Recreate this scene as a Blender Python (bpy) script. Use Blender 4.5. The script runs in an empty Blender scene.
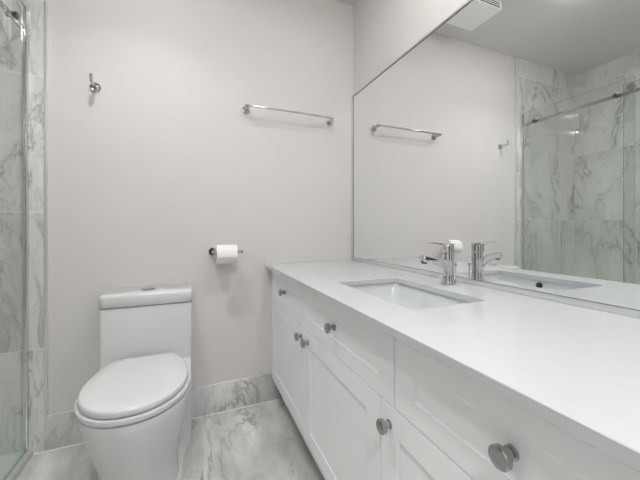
import bpy, bmesh, math
from math import sin, cos, pi, radians, atan, sqrt
from mathutils import Vector, Matrix

sc = bpy.context.scene
C = sc.collection

# ------------------------------------------------------------ camera
# room axes: x to the right (towards the mirror), y away from the lens, back wall at y = 0, floor z = 0
EYE = 1.008
DIST = 1.75
YAW = 0.3956
cd = bpy.data.cameras.new('camera')
cam = bpy.data.objects.new('camera', cd)
C.objects.link(cam)
cam.location = (0, -DIST, EYE)
cam.rotation_euler = (pi / 2, 0, -YAW)
cd.sensor_fit = 'HORIZONTAL'
cd.sensor_width = 36.0
cd.lens = 36.0 * 305.25 / 640
cd.shift_x = 0.0
cd.shift_y = -12.93 / 640
cd.clip_start = 0.02
cd.clip_end = 50
sc.camera = cam

# ------------------------------------------------------------ world, exposure
w = bpy.data.worlds.new('world')
sc.world = w
w.use_nodes = True
w.node_tree.nodes['Background'].inputs[0].default_value = (0.9, 0.95, 1, 1)
w.node_tree.nodes['Background'].inputs[1].default_value = 0.05
sc.view_settings.view_transform = 'Standard'
sc.view_settings.look = 'None'
sc.view_settings.gamma = 1.0
sc.view_settings.use_curve_mapping = False
sc.view_settings.exposure = -0.10

LIGHTS = [   # x, y, brightness of the domed lens, watts of its downward beam, label
    (0.58, -1.06, 320.0, 0.3, 'round ceiling light over the vanity counter'),
    (-0.26, -0.66, 172.0, 4.0, 'round ceiling light in front of the shower glass'),
    (0.02, -2.40, 150.0, 16.0, 'added unseen fill light at the entry end of the room'),  # made-up fill behind the lens, brightens tank and cabinet fronts
]
sc.cycles.max_bounces = 16
sc.cycles.diffuse_bounces = 10
sc.cycles.sample_clamp_indirect = 40.0
sc.cycles.blur_glossy = 0.34
LIGHT_COL = (1.0, 0.985, 0.975)

# ------------------------------------------------------------ dimensions
XR = 0.966        # right wall
XS = -1.427       # shower far side wall
XG = -0.673        # shower glass
CEIL = 2.444
YF = -2.55        # wall behind the lens
CT = 0.796        # counter top height
VY = -1.735       # end of vanity

# ------------------------------------------------------------ materials
def mat(name, col, rough=0.5, metal=0.0, spec=0.5, coat=0.0):
    m = bpy.data.materials.new(name)
    m.use_nodes = True
    b = m.node_tree.nodes['Principled BSDF']
    b.inputs['Base Color'].default_value = (*col, 1)
    b.inputs['Roughness'].default_value = rough
    b.inputs['Metallic'].default_value = metal
    b.inputs['Specular IOR Level'].default_value = spec
    b.inputs['Coat Weight'].default_value = coat
    b.inputs['Coat Roughness'].default_value = 0.05
    return m

def mottled(name, c1, c2, scale, rough, spec=0.5, bump=0.0, bscale=200):
    m = mat(name, c1, rough, 0, spec)
    nt = m.node_tree
    b = nt.nodes['Principled BSDF']
    tc = nt.nodes.new('ShaderNodeTexCoord')
    n = nt.nodes.new('ShaderNodeTexNoise')
    n.inputs['Scale'].default_value = scale
    n.inputs['Detail'].default_value = 3
    r = nt.nodes.new('ShaderNodeValToRGB')
    r.color_ramp.elements[0].position = 0.3
    r.color_ramp.elements[1].position = 0.7
    r.color_ramp.elements[0].color = (*c1, 1)
    r.color_ramp.elements[1].color = (*c2, 1)
    nt.links.new(tc.outputs['Object'], n.inputs['Vector'])
    nt.links.new(n.outputs['Fac'], r.inputs['Fac'])
    nt.links.new(r.outputs['Color'], b.inputs['Base Color'])
    if bump:
        n2 = nt.nodes.new('ShaderNodeTexNoise')
        n2.inputs['Scale'].default_value = bscale
        bp = nt.nodes.new('ShaderNodeBump')
        bp.inputs['Strength'].default_value = bump
        bp.inputs['Distance'].default_value = 0.001
        nt.links.new(tc.outputs['Object'], n2.inputs['Vector'])
        nt.links.new(n2.outputs['Fac'], bp.inputs['Height'])
        nt.links.new(bp.outputs['Normal'], b.inputs['Normal'])
    return m

def marble(name, ua, va, tw, th, uo, vo, light, dark, vein, grout, vein_amt=1.0, rot=0.9, seed=0.0, cloud_scale=1.6, rough=0.035, gw=0.003, mask_lo=0.36, contrast=(0.3, 2.5)):
    """polished marble tile: ua / va = indices of the object axes across and up the tile"""
    m = mat(name, light, rough, 0, 0.9)
    nt = m.node_tree
    N, L = nt.nodes, nt.links
    b = N['Principled BSDF']
    def math_(op, a, c=None, clamp=False):
        n = N.new('ShaderNodeMath'); n.operation = op; n.use_clamp = clamp
        for k, q in enumerate((a, c)):
            if q is None: continue
            if isinstance(q, (int, float)): n.inputs[k].default_value = q
            else: L.new(q, n.inputs[k])
        return n.outputs[0]
    tc = N.new('ShaderNodeTexCoord')
    sp = N.new('ShaderNodeSeparateXYZ')
    L.new(tc.outputs['Object'], sp.inputs[0])
    u = math_('DIVIDE', math_('SUBTRACT', sp.outputs[ua], uo), tw)
    v = math_('DIVIDE', math_('SUBTRACT', sp.outputs[va], vo), th)
    fu, fv = math_('FLOOR', u), math_('FLOOR', v)
    ru, rv = math_('SUBTRACT', u, fu), math_('SUBTRACT', v, fv)
    eu = math_('MULTIPLY', math_('MINIMUM', ru, math_('SUBTRACT', 1.0, ru)), tw)
    ev = math_('MULTIPLY', math_('MINIMUM', rv, math_('SUBTRACT', 1.0, rv)), th)
    g = math_('LESS_THAN', math_('MINIMUM', eu, ev), gw / 2)
    # a slab cut of its own per tile
    off = math_('ADD', math_('MULTIPLY', fu, 3.71), math_('ADD', math_('MULTIPLY', fv, 7.93), seed))
    cb = N.new('ShaderNodeCombineXYZ')
    L.new(sp.outputs[ua], cb.inputs[0]); L.new(sp.outputs[va], cb.inputs[1]); L.new(off, cb.inputs[2])
    mp = N.new('ShaderNodeMapping')
    mp.inputs['Rotation'].default_value = (0, 0, rot)
    mp.inputs['Scale'].default_value = (1.0, 0.45, 1.0)
    L.new(cb.outputs[0], mp.inputs['Vector'])
    def noise(scale, detail, dist, rough_=0.55):
        n = N.new('ShaderNodeTexNoise')
        n.inputs['Scale'].default_value = scale
        n.inputs['Detail'].default_value = detail
        n.inputs['Roughness'].default_value = rough_
        n.inputs['Distortion'].default_value = dist
        L.new(mp.outputs[0], n.inputs['Vector'])
        return n.outputs['Fac']
    def ridge(fac, width):
        d = math_('ABSOLUTE', math_('SUBTRACT', fac, 0.5))
        return math_('SUBTRACT', 1.0, math_('DIVIDE', d, width), True)
    big = ridge(noise(2.3, 8, 0.7, 0.6), 0.016)
    fine = ridge(noise(5.2, 7, 1.0, 0.6), 0.016)
    soft = ridge(noise(2.3, 8, 0.7, 0.6), 0.09)
    mask = noise(2.4, 2, 0.0)
    mk = math_('MULTIPLY', math_('SUBTRACT', mask, mask_lo), 5.0, True)
    veins = math_('ADD', math_('MULTIPLY', math_('ADD', math_('MULTIPLY', big, 0.75), math_('MULTIPLY', fine, 0.4)), mk), math_('MULTIPLY', soft, 0.22), True)
    veins = math_('MULTIPLY', veins, vein_amt, True)
    cl = noise(cloud_scale * 2, 5, 0.3)
    clf = math_('MULTIPLY', math_('SUBTRACT', cl, contrast[0]), contrast[1], True)
    def mix(f, a, c):
        n = N.new('ShaderNodeMix'); n.data_type = 'RGBA'
        L.new(f, n.inputs[0])
        for k, q in ((6, a), (7, c)):
            if isinstance(q, tuple): n.inputs[k].default_value = (*q, 1)
            else: L.new(q, n.inputs[k])
        return n.outputs[2]
    col = mix(clf, dark, light)
    col = mix(veins, col, vein)
    col = mix(g, col, grout)
    L.new(col, b.inputs['Base Color'])
    L.new(math_('ADD', math_('MULTIPLY', g, 0.4), rough), b.inputs['Roughness'])
    return m

def glass_mat(name, tint):
    m = bpy.data.materials.new(name)
    m.use_nodes = True
    nt = m.node_tree
    N, L = nt.nodes, nt.links
    N.remove(N['Principled BSDF'])
    out = N['Material Output']
    t = N.new('ShaderNodeBsdfTransparent'); t.inputs[0].default_value = (*tint, 1)
    gl = N.new('ShaderNodeBsdfGlossy'); gl.inputs['Roughness'].default_value = 0.0
    gl.inputs[0].default_value = (1, 1, 1, 1)
    lw = N.new('ShaderNodeLayerWeight'); lw.inputs['Blend'].default_value = 0.5
    p = N.new('ShaderNodeMath'); p.operation = 'POWER'; p.inputs[1].default_value = 5
    L.new(lw.outputs['Facing'], p.inputs[0])
    ma = N.new('ShaderNodeMath'); ma.operation = 'MULTIPLY_ADD'
    ma.inputs[1].default_value = 0.6; ma.inputs[2].default_value = 0.035
    L.new(p.outputs[0], ma.inputs[0])
    mx = N.new('ShaderNodeMixShader')
    L.new(ma.outputs[0], mx.inputs[0]); L.new(t.outputs[0], mx.inputs[1]); L.new(gl.outputs[0], mx.inputs[2])
    L.new(mx.outputs[0], out.inputs['Surface'])
    return m

def emit_mat(name, col, s):
    m = bpy.data.materials.new(name)
    m.use_nodes = True
    nt = m.node_tree
    b = nt.nodes['Principled BSDF']
    b.inputs['Emission Color'].default_value = (*col, 1)
    b.inputs['Emission Strength'].default_value = s
    return m

M_PAINT = mottled('wall_paint', (0.695, 0.674, 0.660), (0.715, 0.694, 0.680), 2.0, 0.55, 0.35, 0.05, 350)
M_CEIL = mottled('ceiling_paint', (0.70, 0.69, 0.68), (0.72, 0.71, 0.70), 2.0, 0.7, 0.3)
TL, TD, TV, TG = (0.82, 0.82, 0.795), (0.68, 0.685, 0.665), (0.28, 0.28, 0.265), (0.80, 0.80, 0.78)
M_TILE_B = marble('marble_tile_back', 0, 2, 0.599, 0.609, -1.202, 0.464 - 0.609, TL, TD, TV, TG, 0.78, 0.75, 2.3)
M_TILE_S = marble('marble_tile_side', 1, 2, 0.599, 0.609, 0.0, 0.464 - 0.609, TL, TD, TV, TG, 0.78, -0.75, 11.7)
M_BASE = marble('marble_base', 0, 2, 3.0, 3.0, -2, -1, (0.78, 0.785, 0.78), (0.60, 0.61, 0.60), (0.36, 0.36, 0.35), TG, 0.9, 0.75, 5.1, 2.0, 0.05, 0.002, 0.3, (0.38, 4.0))
M_FLOOR = marble('marble_floor', 0, 1, 4.0, 4.0, -2.0, -3.3, (0.75, 0.75, 0.735), (0.42, 0.425, 0.41), (0.34, 0.34, 0.33), (0.55, 0.55, 0.53), 1.0, 2.2, 8.4, 2.2, 0.10, 0.002, 0.33, (0.38, 4.0))
M_CAB = mat('cabinet_lacquer', (0.885, 0.89, 0.91), 0.35, 0, 0.45)
M_TOE = mat('toe_kick_board', (0.70, 0.70, 0.70), 0.5)
M_QUARTZ = mottled('white_quartz', (0.545, 0.567, 0.58), (0.56, 0.582, 0.595), 30, 0.12)
M_CERAMIC = mat('white_ceramic', (0.66, 0.66, 0.67), 0.16, 0, 0.5)
M_BASIN = mat('basin_ceramic', (0.62, 0.645, 0.665), 0.08, 0, 0.5)
M_SEAT = mat('seat_plastic', (0.62, 0.62, 0.63), 0.16, 0, 0.5)
M_CHROME = mat('chrome', (0.60, 0.60, 0.62), 0.06, 1.0)
M_SATIN = mat('brushed_nickel', (0.42, 0.42, 0.42), 0.16, 1.0)
M_ALU = mat('polished_aluminium', (0.66, 0.67, 0.69), 0.18, 1.0)
M_BLACK = mat('black_void', (0.01, 0.01, 0.01), 0.6)
M_MIRROR = mat('silvered_mirror', (0.93, 0.945, 0.94), 0.0, 1.0)
M_GLASS = glass_mat('shower_glass', (0.945, 0.968, 0.957))
M_GEDGE = mat('glass_cut_edge', (0.30, 0.42, 0.38), 0.15)
M_TISSUE = mottled('toilet_tissue', (0.84, 0.83, 0.81), (0.87, 0.86, 0.845), 40, 0.95, 0.1, 0.15, 300)
M_CARD = mat('cardboard_core', (0.45, 0.36, 0.26), 0.9)
M_VENT = mat('vent_plastic', (0.92, 0.915, 0.90), 0.45)
M_TRAY = mat('shower_tray_acrylic', (0.72, 0.73, 0.72), 0.3)
M_TRIM = mat('satin_edge_trim', (0.72, 0.73, 0.73), 0.3, 0.6)
M_SEAL = mat('white_sealant', (0.70, 0.70, 0.69), 0.5)
M_CLAMP = mat('dark_chrome', (0.16, 0.16, 0.16), 0.12, 1.0)
M_GAP_SHADE = mat('gap_shade_dark', (0.12, 0.12, 0.12), 0.5)
M_DOOR = mat('door_paint', (0.75, 0.75, 0.74), 0.4)

# ------------------------------------------------------------ mesh helpers
def box(bm, x0, x1, y0, y1, z0, z1, bev=0.0, seg=2):
    b2 = bmesh.new()
    vs = [b2.verts.new((x, y, z)) for x in (x0, x1) for y in (y0, y1) for z in (z0, z1)]
    for f in ((0, 1, 3, 2), (4, 6, 7, 5), (0, 4, 5, 1), (2, 3, 7, 6), (0, 2, 6, 4), (1, 5, 7, 3)):
        b2.faces.new([vs[i] for i in f])
    bmesh.ops.recalc_face_normals(b2, faces=b2.faces)
    if bev:
        bmesh.ops.bevel(b2, geom=list(b2.edges), offset=bev, segments=seg, affect='EDGES', profile=0.6)
    merge(bm, b2)

def merge(bm, b2):
    me = bpy.data.meshes.new('tmp')
    b2.to_mesh(me); b2.free()
    bm.from_mesh(me)
    bpy.data.meshes.remove(me)

def loft(bm, loops, cap0=True, cap1=True, closed=True):
    rows = [[bm.verts.new(p) for p in lp] for lp in loops]
    n = len(rows[0])
    for a, b in zip(rows, rows[1:]):
        for i in range(n if closed else n - 1):
            j = (i + 1) % n
            bm.faces.new((a[i], a[j], b[j], b[i]))
    if cap0: bm.faces.new(rows[0][::-1])
    if cap1: bm.faces.new(rows[-1])

def basis(d):
    d = Vector(d).normalized()
    a = Vector((0, 0, 1)) if abs(d.z) < 0.9 else Vector((1, 0, 0))
    p = d.cross(a).normalized()
    return d, p, d.cross(p).normalized()

def lathe(bm, origin, axis, prof, n=40):
    """profile of (distance along the axis, radius) turned about it"""
    d, p, q = basis(axis)
    o = Vector(origin)
    loft(bm, [[o + d * t + p * (max(r, 1e-4) * cos(2 * pi * k / n)) + q * (max(r, 1e-4) * sin(2 * pi * k / n)) for k in range(n)] for t, r in prof])

def tube(bm, pts, r, n=16):
    pts = [Vector(p) for p in pts]
    loops = []
    ref = None
    for i, p in enumerate(pts):
        t = (pts[min(i + 1, len(pts) - 1)] - pts[max(i - 1, 0)]).normalized()
        if ref is None:
            _, ref, _ = basis(t)
        ref = (ref - t * ref.dot(t)).normalized()
        q = t.cross(ref)
        loops.append([p + ref * (r * cos(2 * pi * k / n)) + q * (r * sin(2 * pi * k / n)) for k in range(n)])
    loft(bm, loops)

def bend(a, b, c, r, n=8):
    """path a-b-c with the corner at b rounded"""
    a, b, c = Vector(a), Vector(b), Vector(c)
    u, v = (a - b).normalized(), (c - b).normalized()
    s, e = b + u * r, b + v * r
    arc = []
    for k in range(n + 1):
        t = k / n
        arc.append((s * (1 - t) + b * t) * (1 - t) + (b * (1 - t) + e * t) * t)
    return [a] + arc + [c]

def prism(bm, prof, y0, y1, bev=0.0, seg=2):
    """outline in x-z pushed through from y0 to y1"""
    b2 = bmesh.new()
    loft(b2, [[(x, y0, z) for x, z in prof], [(x, y1, z) for x, z in prof]])
    bmesh.ops.recalc_face_normals(b2, faces=b2.faces)
    if bev:
        es = [e for e in b2.edges if abs(e.verts[0].co.y - e.verts[1].co.y) < 1e-6]
        bmesh.ops.bevel(b2, geom=es, offset=bev, segments=seg, affect='EDGES', profile=0.5, clamp_overlap=True)
    merge(bm, b2)

def rrect(x0, x1, y0, y1, r, z, n=6):
    out = []
    for cx, cy, a0 in ((x1 - r, y1 - r, 0), (x0 + r, y1 - r, pi / 2), (x0 + r, y0 + r, pi), (x1 - r, y0 + r, 3 * pi / 2)):
        for k in range(n + 1):
            a = a0 + (pi / 2) * k / n
            out.append((cx + r * cos(a), cy + r * sin(a), z))
    return out

def obj(name, bm, m, parent=None, smooth=40, label=None, keep=False):
    if not keep:
        bmesh.ops.recalc_face_normals(bm, faces=bm.faces)
    me = bpy.data.meshes.new(name)
    bm.to_mesh(me); bm.free()
    me.materials.append(m)
    if smooth:
        for p in me.polygons: p.use_smooth = True
        try: me.set_sharp_from_angle(angle=radians(smooth))
        except Exception: pass
    o = bpy.data.objects.new(name, me)
    C.objects.link(o)
    if parent is not None:
        o.parent = parent
        k, q = Vector((0, 0, 0)), parent
        while q is not None:
            k += q.location; q = q.parent
        me.transform(Matrix.Translation(-k))      # shapes are written in room coordinates
    if label: o['label'] = label
    return o

def recentre(o, loc):
    """put an object's own origin at loc without moving its shape"""
    o.data.transform(Matrix.Translation(-Vector(loc)))
    o.location = loc

def thing(name, loc, label, cat, group=None):
    o = bpy.data.objects.new(name, None)
    o.empty_display_size = 0.05
    o.location = loc
    C.objects.link(o)
    o['label'] = label; o['category'] = cat; o['kind'] = 'thing'
    if group: o['group'] = group
    return o

def struct(name, bm, m, label, cat, smooth=0):
    o = obj(name, bm, m, None, smooth)
    o['kind'] = 'structure'; o['label'] = label; o['category'] = cat
    return o

def B(*a, **k):
    bm = bmesh.new(); box(bm, *a, **k); return bm

# ------------------------------------------------------------ the room
T = 0.1
struct('floor', B(XS - T, XR + T, YF - T, T, -T, 0), M_FLOOR, 'grey veined polished marble tile floor', 'floor')
struct('ceiling', B(XS - T, XR + T, YF - T, T, CEIL, CEIL + T), M_CEIL, 'plain off-white painted ceiling', 'ceiling')
struct('wall_back', B(XS - T, XR + T, 0, T, 0, CEIL), M_PAINT, 'greige painted wall behind the toilet', 'wall')
struct('wall_right', B(XR, XR + T, YF, 0, 0, CEIL), M_PAINT, 'greige painted wall that carries the big mirror', 'wall')
struct('wall_left', B(XG - 0.03 - T, XG - 0.03, YF, -1.60, 0, CEIL), M_PAINT, 'greige painted wall beyond the end of the shower', 'wall')
bm = bmesh.new()
box(bm, XG - 0.03, -0.40, YF - T, YF, 0, CEIL); box(bm, 0.40, XR, YF - T, YF, 0, CEIL); box(bm, -0.40, 0.40, YF - T, YF, 2.05, CEIL)
struct('wall_front', bm, M_PAINT, 'greige painted wall with the open doorway', 'wall')
struct('wall_shower_side', B(XS - T, XS, -1.50, 0, 0, CEIL), M_TILE_S, 'marble tiled long side wall inside the shower', 'wall')
struct('wall_shower_back', B(XS, -0.615, -0.010, 0, 0, CEIL), M_TILE_B, 'marble tiled end wall of the shower beside the toilet wall', 'wall')
struct('wall_shower_front', B(XS - T, XG - 0.012, -1.60, -1.50, 0, CEIL), M_TILE_B, 'marble tiled near end wall of the shower', 'wall')
struct('trim_1', B(-0.615, -0.603, -0.012, 0, 0.158, CEIL, bev=0.002), M_TRIM, 'slim pale metal strip edging the shower tiles', 'trim', 30)
struct('baseboard_back', B(-0.615, 0.483, -0.011, 0, 0, 0.158, bev=0.0015), M_BASE, 'tall marble tile baseboard along the toilet wall', 'baseboard', 30)
bm = bmesh.new()
for a in ((-0.47, -0.40, 0, 2.12), (0.40, 0.47, 0, 2.12), (-0.40, 0.40, 2.05, 2.12)):
    box(bm, a[0], a[1], YF, YF + 0.02, a[2], a[3], bev=0.004)
struct('trim_2', bm, M_DOOR, 'white casing round the open doorway', 'trim', 30)

bm = bmesh.new()
prism(bm, [(0, 0), (0.004, 0), (0, 0.004)], -0.65, 0.483)
bmesh.ops.rotate(bm, verts=bm.verts, cent=(0, 0, 0), matrix=Matrix.Rotation(-pi / 2, 3, 'Z'))
bmesh.ops.translate(bm, verts=bm.verts, vec=(0, -0.0112, 0.0003))
struct('trim_3', bm, M_SEAL, 'thin white sealant line where the baseboard meets the floor', 'trim')

# ------------------------------------------------------------ ceiling lights
for i, (lx, ly, glow, watts, lab) in enumerate(LIGHTS):
    t = thing('ceiling_light', (lx, ly, CEIL), lab, 'light', 'round ceiling lights')
    bm = bmesh.new()
    n = 48
    loft(bm, [[(lx + r * cos(2 * pi * k / n), ly + r * sin(2 * pi * k / n), z) for k in range(n)]
              for r, z in ((0.064, CEIL), (0.064, CEIL - 0.005), (0.055, CEIL - 0.007), (0.048, CEIL - 0.003), (0.048, CEIL))], False, False)
    obj('trim_ring', bm, M_VENT, t)
    bm = bmesh.new()
    lathe(bm, (lx, ly, CEIL - 0.001), (0, 0, -1), [(0.0, 0.0475), (0.006, 0.0475)] + [(0.006 + 0.010 * sin(q * pi / 16), 0.0475 * cos(q * pi / 16)) for q in range(1, 9)], 32)
    obj('domed_lens', bm, emit_mat('lamp_lens', LIGHT_COL, glow), t)
    ld = bpy.data.lights.new('ceiling_lamp', 'AREA')
    ld.shape = 'DISK'; ld.size = 0.09; ld.energy = watts; ld.color = LIGHT_COL; ld.spread = radians(115)
    lo = bpy.data.objects.new('ceiling_lamp', ld)
    C.objects.link(lo)
    lo.parent = t
    lo.location = (0, 0, -0.019)

# ------------------------------------------------------------ extractor vent in the ceiling
vx, vy, hs = 0.206, -0.283, 0.116
VZ = CEIL - 0.050
t = thing('exhaust_vent', (vx, vy, CEIL), 'square white extractor fan grille on the ceiling, seen in the mirror top', 'vent')
obj('dark_core', B(vx - hs + 0.003, vx + hs - 0.003, vy - hs + 0.003, vy + hs - 0.003, VZ + 0.004, CEIL), M_BLACK, t, 0)  # black block puts the shade between the louvres into colour
obj('cover_plate', B(vx - hs, vx + hs, vy - hs, vy + hs, VZ, VZ + 0.009, bev=0.002), M_VENT, t)
for k in range(3):
    z0 = VZ + 0.0175 + k * 0.0125
    bm = bmesh.new()
    for a in ((-hs, hs, -hs, -hs + 0.016), (-hs, hs, hs - 0.016, hs), (-hs, -hs + 0.016, -hs + .016, hs - .016), (hs - 0.016, hs, -hs + .016, hs - .016)):
        box(bm, vx + a[0], vx + a[1], vy + a[2], vy + a[3], z0, z0 + 0.005 + (0.0024 if k == 2 else 0))
    obj('louvre', bm, M_VENT, t)
for sx in (-1, 1):
    for sy in (-1, 1):
        cx, cy = vx + sx * (hs - 0.007), vy + sy * (hs - 0.007)
        obj('corner_post', B(cx - 0.0065, cx + 0.0065, cy - 0.0065, cy + 0.0065, VZ + 0.005, CEIL), M_VENT, t, 0)

# ------------------------------------------------------------ shower
t = thing('shower_tray', (-1.05, -0.75, 0), 'low pale shower tray behind the glass', 'shower tray')
bm = bmesh.new()
box(bm, XS, XG - 0.012, -1.50, -0.010, 0.0, 0.027, bev=0.003)
obj('tray', bm, M_TRAY, t)
bm = bmesh.new(); lathe(bm, (-1.05, -0.75, 0.0268), (0, 0, 1), ((0, 0.05), (0.002, 0.05), (0.003, 0.045)), 32)
obj('drain_cover', bm, M_CHROME, t)

t = thing('shower_enclosure', (XG, -0.75, 0), 'frameless sliding glass shower screen with chrome rails', 'shower screen')
def pane(name, x0, x1, y0, y1, z0, z1):
    o = obj(name, B(x0, x1, y0, y1, z0, z1), M_GLASS, t, 0)
    o.data.materials.append(M_GEDGE)
    for p in o.data.polygons:
        if abs(p.normal.x) < 0.5: p.material_index = 1
    return o
pane('fixed_panel', -0.677, -0.669, -0.735, -0.0145, 0.028, 1.968)
dr = pane('sliding_door', -0.709, -0.701, -1.47, -0.666, 0.034, 1.945)
obj('wall_channel', B(-0.6805, -0.6665, -0.030, -0.0102, 0.028, 1.968, bev=0.002), M_ALU, t)
obj('wall_channel', B(-0.712, -0.6665, -1.499, -1.478, 0.028, 1.968, bev=0.002), M_ALU, t)
obj('bottom_rail', B(-0.684, -0.652, -1.50, -0.0112, 0.0, 0.0275, bev=0.0015), M_TRIM, t)
obj('header_rail', B(-0.690, -0.681, -1.498, -0.0105, 1.865, 1.887, bev=0.002), M_SATIN, t)
for y in (-0.115, -0.64):
    bm = bmesh.new()
    lathe(bm, (-0.681, y, 1.876), (1, 0, 0), ((0, 0.013), (0.004, 0.013)), 28)
    lathe(bm, (-0.669, y, 1.876), (1, 0, 0), ((0, 0.015), (0.006, 0.015), (0.008, 0.012)), 28)
    lathe(bm, (-0.690, y, 1.876), (-1, 0, 0), ((0, 0.012), (0.008, 0.012), (0.010, 0.010)), 28)
    obj('rail_clamp', bm, M_CLAMP, t)
for y in (-0.71, -1.40):
    bm = bmesh.new()
    lathe(bm, (-0.701, y, 1.910), (1, 0, 0), ((0, 0.020), (0.005, 0.020), (0.007, 0.017), (0.010, 0.017), (0.012, 0.022), (0.018, 0.022)), 28)
    lathe(bm, (-0.709, y, 1.910), (-1, 0, 0), ((0, 0.016), (0.008, 0.016), (0.010, 0.012)), 28)
    obj('door_roller', bm, M_CHROME, t)

# ------------------------------------------------------------ toilet
TX = -0.1855
t = thing('toilet', (TX, -0.02, 0), 'white one-piece toilet with its lid closed, between shower and vanity', 'toilet')
def bowl_loop(z, hw, yf, yb, hb, nose=22, side=10, pw=2.0):
    """egg outline: front tip yf, straight back edge yb with half width hb, widest (hw) a little behind the middle"""
    ym = yb + (yf - yb) * 0.50
    half = []
    for k in range(nose + 1):                     # tip round to the widest point
        a = (pi / 2) * k / nose
        half.append((hw * sin(a) ** 0.94, ym + (yf - ym) * cos(a) ** 0.98 if k < nose else ym))
    for k in range(1, side + 1):                  # widest point back to the corner
        q = k / side
        half.append((hb + (hw - hb) * (1 - q ** pw), ym + (yb - ym) * q))
    return [(TX + x, y, z) for x, y in half] + [(TX - x, y, z) for x, y in half[:0:-1]]
bm = bmesh.new()
secs = [(0.0, 0.146, -0.550, -0.20, 0.178), (0.012, 0.146, -0.550, -0.20, 0.178), (0.020, 0.134, -0.546, -0.20, 0.178), (0.08, 0.128, -0.552, -0.20, 0.178),
        (0.14, 0.132, -0.566, -0.20, 0.178), (0.20, 0.141, -0.592, -0.20, 0.178), (0.27, 0.155, -0.626, -0.20, 0.178),
        (0.33, 0.168, -0.653, -0.20, 0.178), (0.375, 0.177, -0.668, -0.20, 0.178), (0.403, 0.1795, -0.673, -0.20, 0.178), (0.4045, 0.1785, -0.672, -0.20, 0.177),
        (0.405, 0.090, -0.580, -0.20, 0.090)]
loft(bm, [bowl_loop(*s) for s in secs])
# rear column and tank, one glaze with the bowl
tank = []
for z, hw, yf in ((0.0, 0.178, -0.205), (0.015, 0.181, -0.208), (0.33, 0.1815, -0.212), (0.42, 0.182, -0.212), (0.50, 0.182, -0.207), (0.656, 0.182, -0.204), (0.6572, 0.1815, -0.2035), (0.6573, 0.150, -0.172), (0.6622, 0.145, -0.168)):
    tank.append(rrect(TX - hw, TX + hw, yf, -0.012, 0.018, z))
loft(bm, tank)
obj('body', bm, M_CERAMIC, t, 50)
lid = []
for z, g in ((0.6622, 0.035), (0.6622, 0.001), (0.6635, 0.0), (0.704, 0.0), (0.711, 0.003), (0.715, 0.010)):
    lid.append(rrect(TX - 0.184 + g, TX + 0.184 - g, -0.208 + g, -0.010 - g * 0.5, 0.025, z))
bm = bmesh.new(); loft(bm, lid)
tl = obj('tank_lid', bm, M_CERAMIC, t, 50)
bm = bmesh.new()
lathe(bm, (TX - 0.005, -0.112, 0.7145), (0, 0, 1), ((0, 0.030), (0.002, 0.030), (0.003, 0.028)), 36)
for s in (-1, 1):
    b2 = bmesh.new()
    n = 20
    pts = [(TX - 0.005 + s * (0.0012 + 0.0225 * sin(pi * k / n)), -0.112 + 0.0245 * cos(pi * k / n)) for k in range(n + 1)]
    loft(b2, [[(x, y, 0.7165) for x, y in pts], [(x, y, 0.7195) for x, y in pts]])
    merge(bm, b2)
obj('flush_button', bm, M_SATIN, tl, 40, 'round two-part chrome flush button')
def lid_loop(z, g):
    return bowl_loop(z, 0.1695 - g, -0.671 + g, -0.245 - g * 0.4, 0.114 - g, pw=1.9)
def seat_loop(z, g, back=-0.245):
    return bowl_loop(z, 0.177 - g, -0.676 + g, back - g * 0.4, 0.116 - g, pw=1.7)
bm = bmesh.new()
loft(bm, [seat_loop(z, g) for z, g in ((0.4052, 0.085), (0.4108, 0.075), (0.4109, 0.0006), (0.4115, 0.0), (0.4275, 0.0), (0.4282, 0.0006), (0.4283, 0.075))])
obj('seat', bm, M_SEAT, t, 60)
bm = bmesh.new()
loft(bm, [lid_loop(z, g) for z, g in ((0.4284, 0.085), (0.4342, 0.075), (0.4343, 0.0006), (0.435, 0.0), (0.4485, 0.0004), (0.4525, 0.0035), (0.4545, 0.008), (0.4562, 0.045), (0.4565, 0.095))])
sl = obj('seat_lid', bm, M_SEAT, t, 60)
for s in (-1, 1):
    obj('hinge', B(TX + s * 0.094 - 0.020, TX + s * 0.094 + 0.020, -0.250, -0.222, 0.404, 0.447, bev=0.005), M_SEAT, t, 50)

# ------------------------------------------------------------ vanity
FX, FB, CF = 0.4225, 0.4415, 0.450          # face and back of the fronts, face of the carcass
t = thing('vanity_cabinet', (FX, VY / 2, 0), 'long white shaker vanity under the counter with round knobs', 'cabinet')
bm = bmesh.new()
ZB, ZT = 0.142, 0.7755
box(bm, CF, XR - 0.002, -0.022, -0.002, ZB, ZT)
box(bm, FX + 0.002, CF, -0.0175, -0.002, ZB, ZT)
box(bm, CF, XR - 0.002, VY, VY + 0.018, ZB, ZT)
box(bm, CF, XR - 0.002, VY + 0.018, -0.022, ZB, ZB + 0.018)
box(bm, XR - 0.014, XR - 0.002, VY + 0.018, -0.022, ZB + 0.018, ZT)
box(bm, CF, CF + 0.02, VY + 0.018, -0.022, 0.768, ZT)
for y in (-0.555, -1.149):
    box(bm, CF + 0.10, XR - 0.014, y - 0.009, y + 0.009, ZB + 0.018, 0.56)
obj('carcass', bm, M_CAB, t, 0)
obj('toe_kick', B(0.485, XR - 0.003, VY + 0.002, -0.003, 0.0005, ZB), M_TOE, t, 0)

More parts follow.
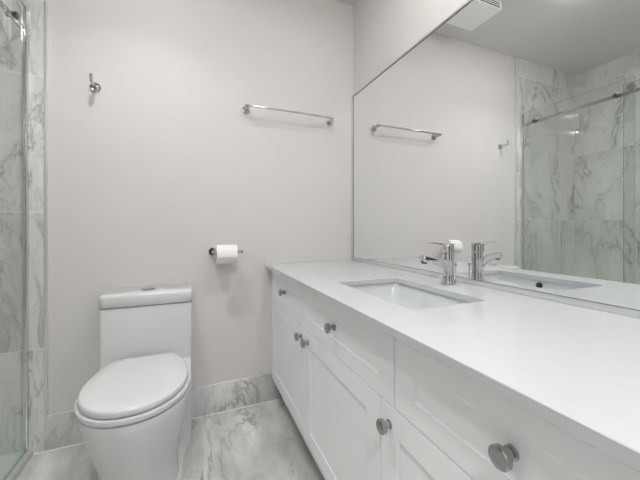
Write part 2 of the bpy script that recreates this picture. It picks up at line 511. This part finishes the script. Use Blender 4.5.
def front(name, y0, y1, z0, z1, fr_y, fr_z, knob_y, knob_z):
    """shaker front between y0 (far) and y1 (near): frame, sloped inner edge, recessed panel"""
    ya, yb = y1, y0
    bm = bmesh.new()
    def ring(x, i, j):
        return [(x, ya + i, z0 + j), (x, yb - i, z0 + j), (x, yb - i, z1 - j), (x, ya + i, z1 - j)]
    loft(bm, [ring(FB, 0, 0), ring(FX + 0.0005, 0, 0), ring(FX, 0.0005, 0.0005), ring(FX, fr_y, fr_z), ring(FX + 0.0015, fr_y + 0.001, fr_z + 0.001),
              ring(FX + 0.0042, fr_y + 0.0075, fr_z + 0.0075), ring(FX + 0.0042, fr_y + 0.0085, fr_z + 0.0085)])
    o = obj(name, bm, M_CAB, t, 25)
    xk = FX + (0.0042 if (ya + fr_y + .012 < knob_y < yb - fr_y - .012 and z0 + fr_z < knob_z < z1 - fr_z) else 0.0)
    bm = bmesh.new()
    L_ = xk - FX
    lathe(bm, (xk + 0.0005, knob_y, knob_z), (-1, 0, 0), ((0, 0.0105), (0.003 + L_, 0.0105), (0.004 + L_, 0.0085), (0.013 + L_, 0.0075), (0.016 + L_, 0.010), (0.017 + L_, 0.0155), (0.0185 + L_, 0.0165), (0.0255 + L_, 0.0165), (0.0275 + L_, 0.0145), (0.028 + L_, 0.008)), 36)
    obj('knob', bm, M_SATIN, o, 35, 'round brushed metal knob')
DZ0, DZ1, g = 0.597, 0.765, 0.0018
for y0, y1, ky in ((-0.018, -0.536, -0.279), (-0.536, -1.176, -0.853), (-1.176, -1.724, -1.450)):
    front('drawer_front', y0 - g, y1 + g, DZ0, DZ1, 0.064, 0.048, ky, 0.6825)
for y0, y1, ky in ((-0.018, -0.573, -0.536), (-0.573, -1.121, -0.614), (-1.121, -1.724, -1.157)):
    front('door', y0 - g, y1 + g, 0.140, DZ0 - 0.003, 0.062, 0.062, ky, 0.5495)

# counter slab with the sink cut-out
X0, X1, Y0, Y1 = 0.517, 0.790, -1.122, -0.684
t = thing('countertop', (0.66, VY / 2, CT), 'long glossy white stone countertop on the vanity', 'countertop')
bm = bmesh.new()
outer = [(0.389, VY - 0.008), (XR - 0.001, VY - 0.008), (XR - 0.001, -0.001), (0.389, -0.001)]
e = 0.0015
def oring(z, i): return [(0.389 + i, VY - 0.008 + i, z), (XR - 0.001, VY - 0.008 + i, z), (XR - 0.001, -0.001, z), (0.389 + i, -0.001, z)]
hole = lambda z, i: rrect(X0 - i, X1 + i, Y0 - i, Y1 + i, 0.016, z)
rows_o = [[bm.verts.new(p) for p in oring(z, i)] for z, i in ((CT - 0.02, e), (CT - 0.02 + e, 0), (CT - e, 0), (CT, e))]
rows_h = [[bm.verts.new(p) for p in hole(z, i)] for z, i in ((CT - 0.02, 0), (CT - e, 0), (CT, e))]
for rows in (rows_o, rows_h):
    for a, b in zip(rows, rows[1:]):
        for i in range(len(a)):
            j = (i + 1) % len(a)
            bm.faces.new((a[i], a[j], b[j], b[i]))
for ro, rh in ((rows_o[0], rows_h[0]), (rows_o[-1], rows_h[-1])):
    es = []
    for r in (ro, rh):
        for i in range(len(r)):
            es.append(bm.edges.get((r[i], r[(i + 1) % len(r)])))
    bmesh.ops.triangle_fill(bm, edges=es, use_beauty=True)
obj('slab', bm, M_QUARTZ, t, 25)

# undermount basin
SX, SY = (X0 + X1) / 2, (Y0 + Y1) / 2
t = thing('sink_basin', (SX, SY, 0.62), 'white rectangular undermount sink set into the countertop', 'sink')
bm = bmesh.new()
def sring(z, i, r): return rrect(X0 - i, X1 + i, Y0 - i, Y1 + i, r, z)
zt = CT - 0.0205
loft(bm, [sring(zt, 0.024, 0.03), sring(zt, 0.009, 0.026), sring(zt - 0.004, 0.007, 0.026), sring(zt - 0.05, -0.006, 0.032), sring(zt - 0.085, -0.018, 0.036),
          sring(zt - 0.105, -0.034, 0.040), sring(zt - 0.117, -0.060, 0.045), sring(zt - 0.121, -0.09, 0.035), sring(zt - 0.124, -0.12, 0.014)], False, True)
loft(bm, [sring(zt, 0.024, 0.03), sring(zt - 0.012, 0.024, 0.03), sring(zt - 0.014, 0.014, 0.03), sring(zt - 0.06, 0.006, 0.035), sring(zt - 0.11, -0.02, 0.04), sring(zt - 0.136, -0.06, 0.04)], False, True)
bmesh.ops.remove_doubles(bm, verts=bm.verts, dist=1e-5)
obj('bowl', bm, M_BASIN, t, 60)
bm = bmesh.new(); lathe(bm, (SX, SY, zt - 0.1238), (0, 0, 1), ((0, 0.0125), (0.002, 0.0125), (0.0035, 0.010), (0.0045, 0.004)), 32)
obj('drain_plug', bm, M_CHROME, t)
ax = Vector((1, 0, 0.14)).normalized()
oc = Vector((X0 - 0.0015, SY + 0.012, zt - 0.022))
bm = bmesh.new()
n = 36
d, p, q = basis(ax)
loft(bm, [[oc + d * a + p * (r * cos(2 * pi * k / n)) + q * (r * sin(2 * pi * k / n)) for k in range(n)] for a, r in ((0.0, 0.0155), (0.003, 0.0155), (0.004, 0.014), (0.003, 0.0125), (0.001, 0.0122))], False, False)
ov = obj('overflow_ring', bm, M_CHROME, t)
bm = bmesh.new(); lathe(bm, oc, ax, ((0.0005, 0.0124), (0.0018, 0.0124)), 36)
obj('overflow_hole', bm, M_BLACK, ov)

# ------------------------------------------------------------ faucet
FXc, FY = 0.881, -0.883
t = thing('faucet', (FXc, FY, CT), 'chrome single-lever tap at the back of the sink', 'faucet')
z = CT
bm = bmesh.new()
lathe(bm, (FXc, FY, z + 0.0004), (0, 0, 1), ((0, 0.0255), (0.004, 0.0255), (0.007, 0.0235), (0.018, 0.0205), (0.035, 0.0195), (0.060, 0.0198), (0.088, 0.0205), (0.1135, 0.0205), (0.115, 0.0195)), 48)
obj('body', bm, M_CHROME, t, 35)
bm = bmesh.new()
prof = [(0.880, z + 0.045), (0.868, z + 0.047), (0.858, z + 0.056), (0.846, z + 0.066), (0.828, z + 0.075), (0.805, z + 0.082), (0.786, z + 0.086), (0.776, z + 0.087),
        (0.772, z + 0.084), (0.760, z + 0.088), (0.756, z + 0.096), (0.757, z + 0.106), (0.762, z + 0.110), (0.800, z + 0.104), (0.850, z + 0.094), (0.880, z + 0.090)]
prism(bm, prof, FY - 0.0145, FY + 0.0145, 0.004, 3)
obj('spout', bm, M_CHROME, t, 40)
bm = bmesh.new(); lathe(bm, (0.768, FY, z + 0.090), (-0.12, 0, -1), ((0, 0.0105), (0.009, 0.0105), (0.010, 0.009)), 28)
obj('aerator', bm, M_CLAMP, t)
bm = bmesh.new()
lathe(bm, (FXc, FY, z + 0.1145), (0, 0, 1), ((0, 0.0175), (0.0035, 0.0175), (0.0045, 0.0205), (0.029, 0.0205), (0.032, 0.018)), 48)
obj('cartridge', bm, M_CHROME, t, 35)
bm = bmesh.new()
top = [(0.899, z + 0.1465), (0.899, z + 0.150), (0.872, z + 0.1515), (0.850, z + 0.1525), (0.820, z + 0.1545), (0.792, z + 0.157), (0.790, z + 0.1542), (0.820, z + 0.1495), (0.846, z + 0.146),
       (0.853, z + 0.141), (0.8555, z + 0.134), (0.8565, z + 0.116), (0.8615, z + 0.116), (0.8625, z + 0.1405), (0.866, z + 0.1455)]
prism(bm, top, FY - 0.0135, FY + 0.0135, 0.001, 2)
obj('lever', bm, M_CHROME, t, 35)
bm = bmesh.new()
tube(bm, [(0.920, FY + 0.002, z + 0.0005), (0.920, FY + 0.002, z + 0.064)], 0.0022, 12)
lathe(bm, (0.920, FY + 0.002, z + 0.062), (0, 0, 1), ((0, 0.003), (0.002, 0.0055), (0.010, 0.0055), (0.012, 0.003)), 20)
obj('drain_lift_rod', bm, M_CHROME, t)

# ------------------------------------------------------------ wall mirror
t = thing('wall_mirror', (XR, VY / 2, 0.80), 'huge frameless-looking mirror with slim metal edging above the counter', 'mirror')
MZ0, MZ1 = 0.8135, 1.860
MX = 0.9555
SW, TW = 0.019, 0.010
obj('mirror_glass', B(MX, XR - 0.0005, VY + 0.003, -SW - 0.001, MZ0 - 0.001, MZ1 - TW - 0.001), M_MIRROR, t, 0)
obj('top_edging', B(MX - 0.003, XR - 0.0005, VY, -0.0012, MZ1 - TW, MZ1, bev=0.0012), M_TRIM, t)
obj('side_edging', B(MX - 0.003, XR - 0.0005, -SW, -0.0012, CT + 0.0005, MZ1 - TW - 0.0002, bev=0.0012), M_TRIM, t)
obj('bottom_channel', B(MX - 0.003, XR - 0.0005, VY, -SW - 0.0002, CT + 0.0005, MZ0, bev=0.0012), M_TRIM, t)
bm = bmesh.new()
box(bm, MX - 0.001, MX + 0.001, VY, -SW - 0.0003, MZ1 - TW - 0.0045, MZ1 - TW - 0.0004)
box(bm, MX - 0.001, MX + 0.001, -SW - 0.0048, -SW - 0.0003, MZ0 + 0.0002, MZ1 - TW - 0.0045)
box(bm, MX - 0.001, MX + 0.001, VY, -SW - 0.0048, MZ0 + 0.0002, MZ0 + 0.002)
obj('gap_shade', bm, M_GAP_SHADE, t, 0)  # dark strips stand in for the shaded gap inside the edging

# ------------------------------------------------------------ fittings on the back wall
t = thing('towel_bar', (0.52, 0, 1.67), 'chrome towel bar on the wall above the toilet paper', 'towel bar')
TBZ = 1.673
bm = bmesh.new(); tube(bm, [(0.262, -0.060, TBZ), (0.808, -0.060, TBZ)], 0.006, 20)
obj('bar', bm, M_CHROME, t)
for x in (0.277, 0.793):
    bm = bmesh.new()
    lathe(bm, (x, -0.0005, 1.668), (0, -1, 0), ((0, 0.0215), (0.007, 0.0215), (0.009, 0.0195), (0.010, 0.0105), (0.056, 0.0095), (0.064, 0.0095), (0.0665, 0.007)), 36)
    obj('rosette', bm, M_CHROME, t, 35)

t = thing('robe_hook', (-0.44, 0, 1.679), 'small chrome robe hook on the wall above the toilet', 'hook')
hx, hz = -0.425, 1.671
bm = bmesh.new()
lathe(bm, (hx, -0.0005, hz), (0, -1, 0), ((0, 0.0225), (0.007, 0.0225), (0.009, 0.0205), (0.010, 0.011), (0.020, 0.009)), 36)
obj('rosette', bm, M_CHROME, t, 35)
bm = bmesh.new(); tube(bm, bend((hx, -0.016, hz), (hx, -0.068, hz), (hx - 0.001, -0.068, hz + 0.034), 0.007), 0.0068, 18)
obj('peg', bm, M_CHROME, t)

t = thing('toilet_paper_holder', (0.088, 0, 0.878), 'chrome arm holding the toilet paper on the wall', 'paper holder')
px, pz = 0.101, 0.8755
bm = bmesh.new()
lathe(bm, (px, -0.0005, pz), (0, -1, 0), ((0, 0.0215), (0.007, 0.0215), (0.009, 0.0195), (0.010, 0.0105), (0.020, 0.0085)), 36)
obj('rosette', bm, M_CHROME, t, 35)
bm = bmesh.new()
tube(bm, bend((px, -0.016, pz), (px, -0.070, pz), (0.246, -0.070, pz), 0.012), 0.0075, 18)
lathe(bm, (0.238, -0.070, pz), (1, 0, 0), ((0, 0.008), (0.001, 0.0095), (0.011, 0.0095), (0.013, 0.008)), 24)
obj('arm', bm, M_CHROME, t)

# the roll hangs on the arm by its core
t = thing('toilet_paper_roll', (0.158, -0.070, 0.8665), 'white toilet paper roll with a loose end hanging down', 'toilet paper')
R, RC, rc = 0.049, 0.0205, Vector((0, -0.070, pz - 0.0115))
n = 64
def circ(r, x): return [(x, rc.y + r * cos(2 * pi * k / n), rc.z + r * sin(2 * pi * k / n)) for k in range(n)]
xa, xb = 0.1165, 0.2175
bm = bmesh.new()
loft(bm, [circ(RC, xa), circ(R - 0.001, xa), circ(R, xa + 0.001), circ(R, xb - 0.001), circ(R - 0.001, xb), circ(RC, xb), circ(RC, xa)], False, False)
bmesh.ops.remove_doubles(bm, verts=bm.verts, dist=1e-6)
obj('paper', bm, M_TISSUE, t, 40)
bm = bmesh.new()
loft(bm, [circ(RC - 0.0002, xa), circ(RC - 0.0002, xb), circ(RC - 0.0012, xb), circ(RC - 0.0012, xa), circ(RC - 0.0002, xa)], False, False)
bmesh.ops.remove_doubles(bm, verts=bm.verts, dist=1e-6)
obj('core', bm, M_CARD, t, 40)
bm = bmesh.new()
path = []
for k in range(31):
    a = 50 + 143 * k / 30
    q = R + 0.0010 + 0.0035 * max(0.0, (a - 160) / 33) ** 2
    path.append((rc.y + q * cos(radians(a)), rc.z + q * sin(radians(a))))
back = [(rc.y + (y - rc.y) * 0.987, rc.z + (z_ - rc.z) * 0.987) for y, z_ in path]
loft(bm, [[(x, y, z_) for y, z_ in path] + [(x, y, z_) for y, z_ in back[::-1]] for x in (xa - 0.0005, xa + 0.03, xa + 0.07, xb - 0.0005)])
obj('loose_end', bm, M_TISSUE, t, 50)
